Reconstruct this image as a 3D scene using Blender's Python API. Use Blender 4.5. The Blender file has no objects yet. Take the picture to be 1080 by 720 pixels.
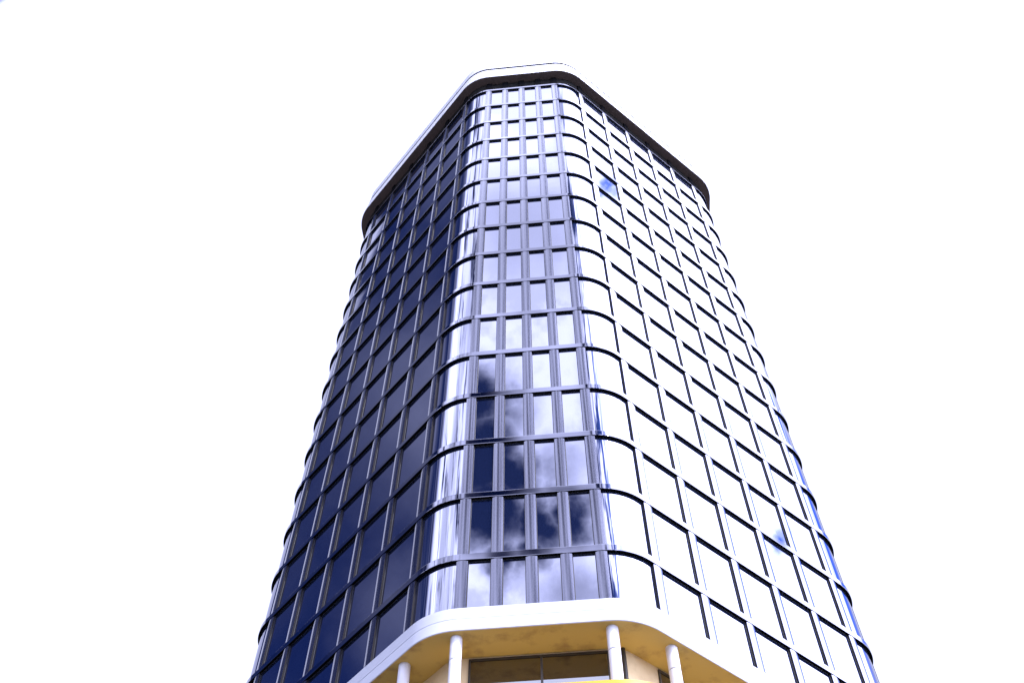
import bpy, bmesh, math, random
from mathutils import Vector
random.seed(7)
S = 1.4                       # metres per facade module
ZC = 20.6118                  # camera height below the reference ledge, in modules
FH = 2.595                    # storey height
PI = math.pi
s45 = math.sqrt(.5)
scene = bpy.context.scene
col = scene.collection

def Z(z): return (z + ZC) * S + 1.6

# ------------------------------------------------------------------ materials
def mat(name, base, rough=.5, metal=0., ior=1.5, tint=None, noise=None, bump=None, spec=None):
    m = bpy.data.materials.new(name); m.use_nodes = True
    nt = m.node_tree; b = nt.nodes['Principled BSDF']
    b.inputs['Base Color'].default_value = (*base, 1)
    b.inputs['Roughness'].default_value = rough
    b.inputs['Metallic'].default_value = metal
    b.inputs['IOR'].default_value = ior
    if spec is not None: b.inputs['Specular IOR Level'].default_value = spec
    if tint: b.inputs['Specular Tint'].default_value = (*tint, 1)
    tc = nt.nodes.new('ShaderNodeTexCoord')
    def mapped(sc):
        mp = nt.nodes.new('ShaderNodeMapping'); mp.inputs['Scale'].default_value = sc
        nt.links.new(tc.outputs['Object'], mp.inputs['Vector']); return mp.outputs['Vector']
    if noise:                                   # (scale vec, colour b, low, high)
        sc, cb, lo, hi = noise
        n = nt.nodes.new('ShaderNodeTexNoise'); n.inputs['Detail'].default_value = 6; n.inputs['Scale'].default_value = 1
        n.inputs['Roughness'].default_value = .6
        nt.links.new(mapped(sc), n.inputs['Vector'])
        r = nt.nodes.new('ShaderNodeMapRange'); r.inputs['From Min'].default_value = lo; r.inputs['From Max'].default_value = hi
        nt.links.new(n.outputs['Fac'], r.inputs['Value'])
        mx = nt.nodes.new('ShaderNodeMix'); mx.data_type = 'RGBA'
        mx.inputs['A'].default_value = (*base, 1); mx.inputs['B'].default_value = (*cb, 1)
        nt.links.new(r.outputs['Result'], mx.inputs['Factor']); nt.links.new(mx.outputs['Result'], b.inputs['Base Color'])
    if bump:                                    # (scale vec, strength, distance)
        n = nt.nodes.new('ShaderNodeTexNoise'); n.inputs['Scale'].default_value = 1; n.inputs['Detail'].default_value = 2
        nt.links.new(mapped(bump[0]), n.inputs['Vector'])
        bp = nt.nodes.new('ShaderNodeBump'); bp.inputs['Strength'].default_value = bump[1]; bp.inputs['Distance'].default_value = bump[2]
        nt.links.new(n.outputs['Fac'], bp.inputs['Height']); nt.links.new(bp.outputs['Normal'], b.inputs['Normal'])
    return m

GT = (.84, .85, 1.0)
M = {}
M['glass'] = mat('coated_glass', (.006, .009, .022), .015, 0, 4.0, GT, bump=((.35, .35, .5), .5, .004))
M['curved'] = mat('curved_coated_glass', (.006, .009, .022), .015, 0, 4.0, GT, bump=((2.2, 2.2, .004), .6, .03))
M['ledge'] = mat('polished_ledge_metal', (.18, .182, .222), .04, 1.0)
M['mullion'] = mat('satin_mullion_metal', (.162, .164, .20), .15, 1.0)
M['shade_seam'] = mat('shade_and_seam_black', (.006, .006, .007), 1.0, spec=0.)  # near-black with the shade put into the colour; the drip seam shares it
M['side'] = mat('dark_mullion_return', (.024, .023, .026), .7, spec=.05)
M['frame'] = mat('dark_window_gasket', (.02, .02, .022), .5)
M['recess'] = mat('shaded_attic_panel', (.012, .012, .012), 1.0, spec=0., noise=((2, 2, 4), (.02, .019, .018), .4, .6))  # near-black colour stands in for shade below the overhang
M['roofsoffit'] = mat('brown_roof_soffit', (.16, .115, .10), .8, noise=((2.2, 2.2, 2), (.12, .09, .08), .35, .65))
M['white'] = mat('white_board_marked_concrete', (.46, .475, .54), .6, noise=((.35, .35, 14), (.44, .46, .52), .45, .75), bump=((.5, .5, 30), .25, .01))
M['whitepan'] = mat('white_fascia_panel', (.50, .51, .56), .45, noise=((.5, .5, .9), (.42, .43, .50), .45, .75))
M['gold'] = mat('ochre_plaster_soffit', (.50, .385, .14), .8, noise=((1.1, 1.1, 1.1), (.30, .21, .09), .52, .74))
M['cream'] = mat('cream_render', (.60, .48, .28), .8, noise=((1.2, 1.2, .8), (.46, .36, .20), .45, .75))
M['column'] = mat('white_painted_column', (.58, .58, .61), .4, noise=((1.5, 1.5, .6), (.50, .50, .52), .5, .8))
M['yellow'] = mat('yellow_painted_edge', (.52, .31, .004), .45, noise=((3, 3, 3), (.48, .28, .004), .5, .8))
M['deck'] = mat('ochre_balcony_floor', (.70, .44, .10), .7, noise=((1, 1, 1), (.55, .34, .08), .45, .75))
M['dark'] = mat('dark_frame_metal', (.03, .026, .02), .4)
M['lowglass'] = mat('recessed_window_glass', (.01, .009, .008), .02, 0, 2.6)
M['ground'] = mat('dark_paving', (.035, .035, .036), .85, noise=((.4, .4, .4), (.05, .05, .05), .4, .7))
M['wall'] = mat('inner_wall_dark', (.01, .01, .012), .8)

# ------------------------------------------------------------------ plan geometry (in modules)
V0X = 2.83; DL = .12; LR = 11.896 + DL; LC = 5.66; SP = 1.9395; TL = 1.0994; TT = .80; RR = TT / math.tan(PI / 8)
verts8 = [Vector((V0X, 0))]
for k in range(1, 8):
    L = LR if k % 2 else LC
    a = k * PI / 4
    verts8.append(verts8[-1] + Vector((math.cos(a), math.sin(a))) * L)
# verts8[k] = end of edge k ; edge k has direction k*45deg
def edge_dir(k): a = k * PI / 4; return Vector((math.cos(a), math.sin(a)))
def edge_start(k): return verts8[(k - 1) % 8]
def edge_len(k): return LR if k % 2 else LC
def outn(k): d = edge_dir(k); return Vector((d.y, -d.x))
def pt(k, t, o): return edge_start(k) + edge_dir(k) * t + outn(k) * o
def arc(i, o, n=20, a0=0., a1=1.):
    d = edge_dir(i); v = verts8[i]
    c = v - d * TT - outn(i) * RR
    out = []
    for j in range(n + 1):
        f = a0 + (a1 - a0) * j / n
        th = i * PI / 4 - PI / 2 + f * PI / 4
        out.append(c + Vector((math.cos(th), math.sin(th))) * (RR + o))
    return out
def path(o, n=20):
    P = []
    for i in range(8):
        e = edge_len(i)
        P.append(pt(i, TT + .03, o)); P.append(pt(i, e - TT - .03, o))
        P += arc(i, o, n)
    return P
def mull_ts(k): return [TL + (0 if k == 1 else DL if k == 7 else DL / 2) + SP * j for j in range(6)] if k % 2 else [LC / 2 - 2 + j for j in range(5)]

# ------------------------------------------------------------------ mesh helpers
def link(o, parent=None):
    col.objects.link(o)
    if parent: o.parent = parent
    return o
def mesh_obj(name, vs, fs, mats, parent=None, fm=None, smooth=False, sharp=None):
    me = bpy.data.meshes.new(name)
    me.from_pydata([(x * S, y * S, Z(z)) for x, y, z in vs], [], fs)
    for m in mats: me.materials.append(M[m])
    if fm:
        for p, i in zip(me.polygons, fm): p.material_index = i
    if smooth:
        for p in me.polygons: p.use_smooth = True
    if sharp:
        key = {tuple(sorted(e.vertices)): e for e in me.edges}
        for a, b in sharp:
            e = key.get((min(a, b), max(a, b)))
            if e: e.use_edge_sharp = True
    me.update()
    return link(bpy.data.objects.new(name, me), parent)
def sweep(name, prof, mats, parent, pm=None, n=20, closed=True, pathf=path):
    """prof: (offset, z) points, counter-clockwise seen along the path; pm: material index per profile edge"""
    rings = [pathf(o, n) for o, z in prof]
    m = len(rings[0]); q = len(prof)
    vs = [(rings[j][i].x, rings[j][i].y, prof[j][1]) for j in range(q) for i in range(m)]
    fs, fm, sh = [], [], []
    for j in range(q if closed else q - 1):
        j2 = (j + 1) % q
        for i in range(m):
            i2 = (i + 1) % m
            fs.append((j * m + i, j * m + i2, j2 * m + i2, j2 * m + i)); fm.append(pm[j] if pm else 0)
    for j in range(q):
        for i in range(m): sh.append((j * m + i, j * m + (i + 1) % m))
    return mesh_obj(name, vs, fs, mats, parent, fm, True, sh)
class MB:
    def __init__(s): s.v = []; s.f = []; s.m = []
    def quad(s, pts, m=0):
        b = len(s.v); s.v += [tuple(p) for p in pts]; s.f.append(tuple(range(b, b + len(pts)))); s.m.append(m)
    def fbox(s, k, t0, t1, o0, o1, z0, z1, m=0):       # box in the frame of facade k
        c = [pt(k, t, o) for t, o in ((t0, o1), (t1, o1), (t1, o0), (t0, o0))]
        b = len(s.v)
        s.v += [(p.x, p.y, z0) for p in c] + [(p.x, p.y, z1) for p in c]
        for f in ((3, 2, 1, 0), (4, 5, 6, 7), (0, 1, 5, 4), (1, 2, 6, 5), (2, 3, 7, 6), (3, 0, 4, 7)):
            s.f.append(tuple(b + i for i in f)); s.m.append(m)
    def build(s, name, mats, parent=None, **k): return mesh_obj(name, s.v, s.f, mats, parent, s.m, **k)

# ------------------------------------------------------------------ the tower
tower = bpy.data.objects.new('office_tower', None); col.objects.link(tower)
tower.location = (0, 0, 0)
tower['label'] = 'tall dark glass office tower with rounded corners and white roof overhang'
tower['category'] = 'building'

DEP = .09; HW = .165
TOPB = 15 * FH                        # front centre of the topmost ledge
SOF = TOPB + 1.2                     # underside of the roof overhang
SLT, SLB = -1.91, -2.66               # white floor slab: top, underside
LH = .115
levels = [(15 - k) * FH for k in range(16)]        # ledge 0 is the top one
# ledges
for z in levels:
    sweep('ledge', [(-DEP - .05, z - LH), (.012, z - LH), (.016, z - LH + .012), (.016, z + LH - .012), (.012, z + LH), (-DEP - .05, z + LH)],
          ['ledge', 'shade_seam'], tower, pm=[1, 0, 0, 0, 0, 0], n=24)  # shade of the underside is put into its colour
# mullions: shallow convex front with flat returns
def mullion_mesh(k, t):
    n = 8; sag = .018; prof = [(-HW, -DEP - .04)]
    for j in range(n + 1):
        f = -1 + 2 * j / n; prof.append((HW * f, -sag * f * f))
    prof.append((HW, -DEP - .04))
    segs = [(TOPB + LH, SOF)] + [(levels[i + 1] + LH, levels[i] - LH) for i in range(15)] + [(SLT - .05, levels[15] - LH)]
    vs, fs, sh, fm = [], [], [], []
    for z0, z1 in segs:
        b = len(vs); q = len(prof)
        for z in (z0, z1):
            for dt, o in prof:
                p = pt(k, t + dt, o); vs.append((p.x, p.y, z))
        for j in range(q - 1):
            fs.append((b + j, b + j + 1, b + q + j + 1, b + q + j)); fm.append(2 if z1 == SOF else 1 if j in (0, q - 2) else 0)  # attic segment coloured black to hold the shade below the soffit
        for j in (1, q - 2): sh.append((b + j, b + q + j))
    return mesh_obj('mullion', vs, fs, ['mullion', 'side', 'shade_seam'], tower, fm, True, sh)
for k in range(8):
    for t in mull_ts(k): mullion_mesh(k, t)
# windows
rows = [(levels[i + 1] + LH, levels[i] - LH, i) for i in range(15)] + [(SLT - .02, levels[15] - LH, 15)]
rest = MB()
def window(k, t0, t1, z0, z1, single):
    fw = .022
    f = MB() if single else rest
    g = -DEP
    f.fbox(k, t0, t0 + fw, g - .04, g + .012, z0, z1, 0); f.fbox(k, t1 - fw, t1, g - .04, g + .012, z0, z1, 0)
    f.fbox(k, t0 + fw, t1 - fw, g - .04, g + .010, z1 - fw, z1, 0); f.fbox(k, t0 + fw, t1 - fw, g - .04, g + .010, z0, z0 + fw, 0)
    ta, tb = random.gauss(0, .0012), random.gauss(0, .0010)
    p = MB() if single else rest
    a, b_, c0, c1 = t0 + fw, t1 - fw, z0 + fw, z1 - fw
    w = b_ - a; h = c1 - c0
    def q(t, z, d=0): 
        o = g + ta * ((t - a) / w - .5) * w + tb * ((z - c0) / h - .5) * h - d
        v = pt(k, t, o); return (v.x, v.y, z)
    mi = 0 if single else 1
    p.quad([q(a, c0), q(b_, c0), q(b_, c1), q(a, c1)], mi)
    if single:
        p.quad([q(b_, c0, .02), q(a, c0, .02), q(a, c1, .02), q(b_, c1, .02)], mi)
        fo = f.build('window', ['frame'], tower)
        p.build('pane', ['glass'], fo)
for k in range(8):
    ts = mull_ts(k)
    for (z0, z1, r) in rows:
        for j in range(len(ts) - 1):
            t0, t1 = ts[j] + HW, ts[j + 1] - HW
            single = (k == 0 and r >= 3) or (k == 1 and r >= 9 - 1) or (k == 7 and r >= 15)
            if k == 1 and r == 8 and j > 2: single = False
            window(k, t0, t1, z0, z1, single)
ro = rest.build('window', ['frame', 'glass'], tower); ro['kind'] = 'stuff'
# rounded corner windows
def corner_glass(i, z0, z1):
    g = -DEP
    ts = mull_ts(i); tn = mull_ts((i + 1) % 8)
    P = [pt(i, ts[-1] + HW, g), pt(i, edge_len(i) - TT - .02, g)] + arc(i, g, 28) + [pt((i + 1) % 8, TT + .02, g), pt((i + 1) % 8, tn[0] - HW, g)]
    m = len(P); vs = [(p.x, p.y, z) for z in (z0, z1) for p in P]
    return vs, [(j, j + 1, m + j + 1, m + j) for j in range(m - 1)]
hid = MB()
for i in range(8):
    for (z0, z1, r) in rows:
        vs, fs = corner_glass(i, z0, z1)
        if i in (0, 7, 1, 6) and not (i in (1, 6) and r > 15):
            mesh_obj('corner_window', vs, fs, ['curved'], tower, None, True)
        else:
            b = len(hid.v); hid.v += vs; hid.f += [tuple(b + a for a in f) for f in fs]; hid.m += [0] * len(fs)
h = hid.build('corner_window', ['curved'], tower, smooth=True); h['kind'] = 'stuff'
# wall behind the glass, attic recess
sweep('inner_wall', [(-DEP - .06, SLT + .02), (-DEP - .06, TOPB + LH)], ['wall'], tower, closed=False)
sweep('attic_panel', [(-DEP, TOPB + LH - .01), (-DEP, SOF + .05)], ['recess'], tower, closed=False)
# roof overhang
RO = .42; RI = .2; RT = SOF + 2.15
def cap(name, o, z, m, up=True, o_in=None, parent=tower):
    P = path(o, 20)
    if o_in is None:
        vs = [(p.x, p.y, z) for p in P]; f = tuple(range(len(P)))
        return mesh_obj(name, vs, [f if up else f[::-1]], [m], parent)
ro_ = sweep('roof_overhang', [(-DEP - .1, SOF), (RO, SOF), (RO + .004, SOF + .02), (RI, RT), (-DEP - .1, RT)], ['whitepan', 'roofsoffit'], tower, pm=[1, 0, 0, 0, 0])
sweep('parapet', [(-.1, RT + .004), (RI - .015, RT + .004), (RI - .02, RT + 1.0), (-.1, RT + 1.0)], ['whitepan'], tower)
cap('roof_deck', -.05, RT + .3, 'white')
# joints of the leaning fascia panels: thin dark slots standing 3 mm proud
jb = MB()
for k in range(8):
    n = 4 if k % 2 else 2
    for j in range(1, n):
        t = edge_len(k) * j / n; w_ = .006
        q = []
        for tt, oo, zz in ((t - w_, RO + .008, SOF + .02), (t + w_, RO + .008, SOF + .02), (t + w_, RI + .004, RT - .03), (t - w_, RI + .004, RT - .03)):
            v = pt(k, tt, oo); q.append((v.x, v.y, zz))
        jb.quad(q)
jb.build('panel_joint', ['frame'], ro_)
sweep('drip_seam', [(RI - .02, RT - .28), (RI + .045, RT - .28), (RI + .02, RT + .001), (RI - .02, RT + .001)], ['shade_seam'], ro_)

# ------------------------------------------------------------------ white slab above the recessed storey
slab = sweep('floor_slab', [(-1.6, SLB), (-.02, SLB), (0.0, SLB + .02), (.0, SLB + .38), (-.004, SLB + .3885), (-.004, SLB + .3915), (.004, SLB + .396), (.02, SLT), (-.3, SLT), (-1.6, SLT)],
             ['white', 'gold'], tower, pm=[1] + [0] * 9)
# recessed wall with windows
WO = -1.15; YT, YB = -4.55, -4.65
wall = sweep('recessed_wall', [(WO, YT), (WO, SLB)], ['cream'], tower, closed=False)
def recessed_window(k, t0, t1, splits, z0=YT + .1, z1=SLB - .07):
    f = MB(); fw = .05
    f.fbox(k, t0, t0 + fw, WO - .05, WO + .05, z0, z1); f.fbox(k, t1 - fw, t1, WO - .05, WO + .05, z0, z1)
    f.fbox(k, t0 + fw, t1 - fw, WO - .05, WO + .047, z1 - fw, z1); f.fbox(k, t0 + fw, t1 - fw, WO - .05, WO + .047, z0, z0 + fw)
    xs = [t0 + fw] + splits + [t1 - fw]
    for x in splits: f.fbox(k, x - .03, x + .03, WO - .05, WO + .06, z0 + fw, z1 - fw)
    fo = f.build('lower_window', ['dark'], wall)
    for a, b in zip(xs[:-1], xs[1:]):
        g = MB(); g.fbox(k, a, b, WO - .04, WO + .01, z0 + fw, z1 - fw); g.build('pane', ['lowglass'], fo)
mid = LC / 2
recessed_window(0, mid - 1.85, mid + 1.95, [mid + .13])
for k in (1, 7):
    recessed_window(k, 1.75, LR - 1.75, [1.75 + (LR - 3.5) * j / 4 for j in (1, 2, 3)])
# drainpipes / pilasters on the recessed wall
def tube(name, x, y, r, z0, z1, m, parent, n=32, grooves=()):
    zs = [z0]
    for g in grooves: zs += [g - .012, g - .01, g + .01, g + .012]
    zs.append(z1)
    vs, fs, fm = [], [], []
    rs = [r]
    for g in grooves: rs += [r, r - .008, r - .008, r]
    rs.append(r)
    for z, q in zip(zs, rs):
        for j in range(n): vs.append((x + q * math.cos(2 * PI * j / n), y + q * math.sin(2 * PI * j / n), z))
    for i in range(len(zs) - 1):
        for j in range(n):
            fs.append((i * n + j, i * n + (j + 1) % n, (i + 1) * n + (j + 1) % n, (i + 1) * n + j))
            fm.append(1 if abs(rs[i] - rs[i + 1]) < 1e-6 and rs[i] < r else 0)
    fs.append(tuple(range(n))[::-1]); fm.append(0); fs.append(tuple((len(zs) - 1) * n + j for j in range(n))); fm.append(0)
    return mesh_obj(name, vs, fs, [m, 'frame'], parent, fm, True, [((i * n + j), (i * n + (j + 1) % n)) for i in range(len(zs)) for j in range(n)])
for i in (0, 7):
    p = arc(i, WO + .05, 10)[5]
    tube('drainpipe', p.x, p.y, .06, YT, SLB, 'dark', wall)
# columns
CO = -.33
spots = []
for k in range(8):
    if k % 2: spots += [(k, mull_ts(k)[0] + .39), (k, LR / 2), (k, mull_ts(k)[-1] - .39)]
    else: spots += [(k, mid - 2.09), (k, mid + 2.09)]
for k, t in spots:
    p = pt(k, t, CO)
    tube('column', p.x, p.y, .165, YT, SLB, 'column', tower, grooves=(SLB - .75,))
# balcony with yellow edge
bal = sweep('balcony', [(-1.6, YB), (-.02, YB), (-.02, YT), (-1.6, YT)], ['gold', 'deck'], tower, pm=[0, 1, 1, 0])
sweep('edge_trim', [(-.016, YB - .004), (.02, YB - .004), (.02, YT + .01), (-.016, YT + .01)], ['yellow'], bal)
# storeys below the picture, down to the ground
zg = -ZC - 1.6 / S
z = YB; nlow = 6; hh = (YB - zg) / nlow
for j in range(nlow):
    zt = YB - j * hh; zb = zt - hh
    sweep('lower_wall', [(WO, zb), (WO, zt)], ['cream'], tower, closed=False)
    if j < nlow - 1:
        sweep('lower_slab', [(-1.6, zb), (0, zb), (0, zb + .5), (-1.6, zb + .5)], ['white'], tower)
for k, t in spots:
    p = pt(k, t, CO)
    tube('lower_column', p.x, p.y, .163, zg, YB, 'column', tower)

# ground
bm = bmesh.new(); bmesh.ops.create_grid(bm, x_segments=8, y_segments=8, size=1500)
me = bpy.data.meshes.new('ground'); bm.to_mesh(me); bm.free(); me.materials.append(M['ground'])
g = link(bpy.data.objects.new('ground', me)); g['kind'] = 'structure'; g.location = (0, 0, 0)

# ------------------------------------------------------------------ camera
cam = bpy.data.cameras.new('camera'); co = bpy.data.objects.new('camera', cam); col.objects.link(co)
yaw, pitch, roll = -.100117, .982793, .00087
cam.sensor_width = 36; cam.lens = 36 * 1055.62 / 1080; cam.clip_end = 5000
f = Vector((math.sin(yaw) * math.cos(pitch), math.cos(yaw) * math.cos(pitch), math.sin(pitch)))
r = Vector((math.cos(yaw), -math.sin(yaw), 0)); u = r.cross(f)
r2 = r * math.cos(roll) + u * math.sin(roll); u2 = -r * math.sin(roll) + u * math.cos(roll)
from mathutils import Matrix
Mx = Matrix((r2, u2, -f)).transposed().to_4x4()
Mx.translation = Vector((1.54239 * S, -20.9775 * S, Z(-ZC)))
co.matrix_world = Mx
scene.camera = co

# ------------------------------------------------------------------ sun and sky
sd = Vector((.60, -.80, 0)).normalized(); el = math.radians(50)
sundir = Vector((sd.x * math.cos(el), sd.y * math.cos(el), math.sin(el)))
sl = bpy.data.lights.new('sun', 'SUN'); sl.energy = 5.0; sl.angle = math.radians(.5); sl.color = (1, .95, .88)
so = bpy.data.objects.new('sun', sl); col.objects.link(so)
so.rotation_euler = sundir.to_track_quat('Z', 'Y').to_euler()

w = bpy.data.worlds.new('World'); scene.world = w; w.use_nodes = True
nt = w.node_tree; N = nt.nodes; Lk = nt.links
bg = N['Background']
def val(x, inp):
    if isinstance(x, (int, float)): inp.default_value = x
    else: Lk.new(x, inp)
def mth(op, a, b=None, c=None):
    n = N.new('ShaderNodeMath'); n.operation = op; val(a, n.inputs[0])
    if b is not None: val(b, n.inputs[1])
    if c is not None: val(c, n.inputs[2])
    return n.outputs[0]
def sstep(x, lo, hi, o0=0., o1=1.):
    n = N.new('ShaderNodeMapRange'); n.interpolation_type = 'SMOOTHSTEP'; val(x, n.inputs['Value'])
    n.inputs['From Min'].default_value = lo; n.inputs['From Max'].default_value = hi
    n.inputs['To Min'].default_value = o0; n.inputs['To Max'].default_value = o1
    return n.outputs['Result']
tc = N.new('ShaderNodeTexCoord')
nm = N.new('ShaderNodeVectorMath'); nm.operation = 'NORMALIZE'; Lk.new(tc.outputs['Generated'], nm.inputs[0]); D = nm.outputs[0]
def noise(scale, detail=5, rough=.55, off=0.):
    n = N.new('ShaderNodeTexNoise'); n.inputs['Scale'].default_value = scale; n.inputs['Detail'].default_value = detail
    n.inputs['Roughness'].default_value = rough
    a = N.new('ShaderNodeVectorMath'); a.operation = 'ADD'; Lk.new(D, a.inputs[0]); a.inputs[1].default_value = (off, off * .7, -off)
    Lk.new(a.outputs[0], n.inputs['Vector']); return n
# ragged cloud edges: the direction is displaced by fine turbulence
nz = noise(20, 6, .58, 3.1)
sb = N.new('ShaderNodeVectorMath'); sb.operation = 'SUBTRACT'; Lk.new(nz.outputs['Color'], sb.inputs[0]); sb.inputs[1].default_value = (.5, .5, .5)
sc_ = N.new('ShaderNodeVectorMath'); sc_.operation = 'SCALE'; Lk.new(sb.outputs[0], sc_.inputs[0]); sc_.inputs['Scale'].default_value = .065
ad = N.new('ShaderNodeVectorMath'); ad.operation = 'ADD'; Lk.new(D, ad.inputs[0]); Lk.new(sc_.outputs[0], ad.inputs[1]); DD = ad.outputs[0]
def blob(c, r0, r1):
    n = N.new('ShaderNodeVectorMath'); n.operation = 'DISTANCE'; Lk.new(DD, n.inputs[0]); n.inputs[1].default_value = c
    return sstep(n.outputs['Value'], r0 * .75, r1 * 1.18, 1., 0.)
sep = N.new('ShaderNodeSeparateXYZ'); Lk.new(D, sep.inputs[0]); X, Y, ZZ = sep.outputs
azl = mth('ARCTAN2', Y, mth('MULTIPLY', X, -1.))          # 0 towards -x, positive towards +y
left = mth('MULTIPLY', sstep(mth('ADD', azl, sstep(ZZ, .72, .85, 0., .04)), .42, .44, 1., 0.), sstep(azl, -.42, -.16, 0., 1.))
low = noise(5, 6, .55, 0.)
fine = noise(14, 6, .6, 1.7)
def vmax(*a):
    r = a[0]
    for b in a[1:]: r = mth('MAXIMUM', r, b)
    return r
azm = mth('MULTIPLY', sstep(azl, -1.42, -1.2, 0., 1.), sstep(azl, -.42, -.2, 1., 0.))
azw0 = mth('MULTIPLY', azm, sstep(noise(6, 3, .5, 8.2).outputs['Fac'], .38, .56))
gaps = vmax(blob((-.095, -.597, .796), .024, .056), blob((-.092, -.645, .760), .032, .064), blob((-.090, -.680, .728), .026, .058),
            blob((-.066, -.655, .752), .018, .052), blob((-.052, -.692, .720), .014, .044), blob((-.014, -.690, .724), .014, .042),
            mth('MULTIPLY', blob((-.060, -.610, .788), .0, .045), .7), mth('MULTIPLY', blob((-.020, -.655, .755), .0, .045), .6),
            blob((-.085, -.716, .693), .004, .026), blob((-.055, -.714, .698), .004, .026), mth('MULTIPLY', blob((-.010, -.735, .678), .0, .04), .5),
            blob((-.135, -.62, .77), .01, .045), blob((-.13, -.52, .845), .0, .04),
            blob((.711, .186, .679), .002, .018), blob((.60, .245, .765), .02, .055), blob((.422, .050, .905), .004, .022),
            blob((.62, .40, .67), .08, .19))
azr = mth('ARCTAN2', X, mth('MULTIPLY', Y, -1.))
azw = mth('MULTIPLY', mth('MULTIPLY', sstep(azr, .0, .06, 0., 1.25), sstep(azr, .38, .80, 1., 0.)), sstep(Y, -.45, -.1, 1., 0.))
bn = noise(13, 5, .55, 5.3).outputs['Fac']
broken = mth('MAXIMUM', mth('MULTIPLY', azm, sstep(bn, .49, .66)), mth('MULTIPLY', azw, sstep(bn, .42, .56, 0., .8)))
cloud = mth('SUBTRACT', 1., vmax(gaps, left, broken))
# thin cloud drifting through the blue part on the left
thin = mth('MULTIPLY', sstep(low.outputs['Fac'], .42, .66, 0., 1.), .055)
thin = mth('ADD', thin, mth('MULTIPLY', vmax(blob((-.593, .154, .79), .0, .13), blob((-.354, .119, .928), .0, .10), blob((-.729, .192, .657), .0, .07)), .17))
cover = mth('MAXIMUM', cloud, mth('MULTIPLY', thin, left))
# brightness of the cloud: brightest towards the sun's side, greyer patches from the noise
bx = sstep(X, .05, .40)
byn = sstep(Y, .25, .5, 1., 0.)
bf = sstep(Y, -.10, .25, 1., 0.)                            # front half of the sky
grey = vmax(blob((-.03, -.455, .889), .02, .10), mth('MULTIPLY', blob((-.02, -.745, .667), .01, .05), .8), mth('MULTIPLY', sstep(fine.outputs['Fac'], .46, .62), .75), mth('MULTIPLY', azw0, .95))
front = mth('MULTIPLY', bf, mth('SUBTRACT', mth('ADD', 2.45, sstep(Y, -.44, -.38, 0., 1.4)), mth('MULTIPLY', grey, 1.75)))
B = mth('ADD', mth('ADD', 1.42, front), mth('MULTIPLY', mth('MULTIPLY', bx, byn), 5.6))
sky = N.new('ShaderNodeTexSky'); sky.sky_type = 'NISHITA'; sky.sun_disc = False
sky.sun_elevation = el; sky.sun_rotation = math.atan2(sd.x, sd.y)
skm = N.new('ShaderNodeVectorMath'); skm.operation = 'SCALE'; Lk.new(sky.outputs[0], skm.inputs[0]); skm.inputs['Scale'].default_value = .5
cc = N.new('ShaderNodeVectorMath'); cc.operation = 'SCALE'; cc.inputs[0].default_value = (.76, .80, 1.14)
Lk.new(mth('MULTIPLY', B, 1 / .10), cc.inputs['Scale'])    # background strength is .10
mx = N.new('ShaderNodeMix'); mx.data_type = 'RGBA'; Lk.new(cover, mx.inputs['Factor'])
sk2 = N.new('ShaderNodeVectorMath'); sk2.operation = 'MULTIPLY'; Lk.new(skm.outputs[0], sk2.inputs[0]); 
fr = sstep(Y, -.5, -.05, 1., 0.)                            # blue deepened in front, for navy reflections in the glass
tn = N.new('ShaderNodeMix'); tn.data_type = 'RGBA'; Lk.new(fr, tn.inputs['Factor'])
tn.inputs['A'].default_value = (.28, .48, 1.55, 1); tn.inputs['B'].default_value = (.06, .13, .52, 1)
Lk.new(tn.outputs['Result'], sk2.inputs[1])
sk3 = N.new('ShaderNodeVectorMath'); sk3.operation = 'SCALE'; Lk.new(sk2.outputs[0], sk3.inputs[0]); Lk.new(sstep(X, .05, .5, 1., 10.), sk3.inputs['Scale'])
Lk.new(sk3.outputs[0], mx.inputs['A']); Lk.new(cc.outputs[0], mx.inputs['B'])
Lk.new(mx.outputs['Result'], bg.inputs['Color']); bg.inputs['Strength'].default_value = .10

vs = scene.view_settings; vs.view_transform = 'Standard'; vs.look = 'None'; vs.exposure = 0; vs.gamma = 1
scene.cycles.max_bounces = 8
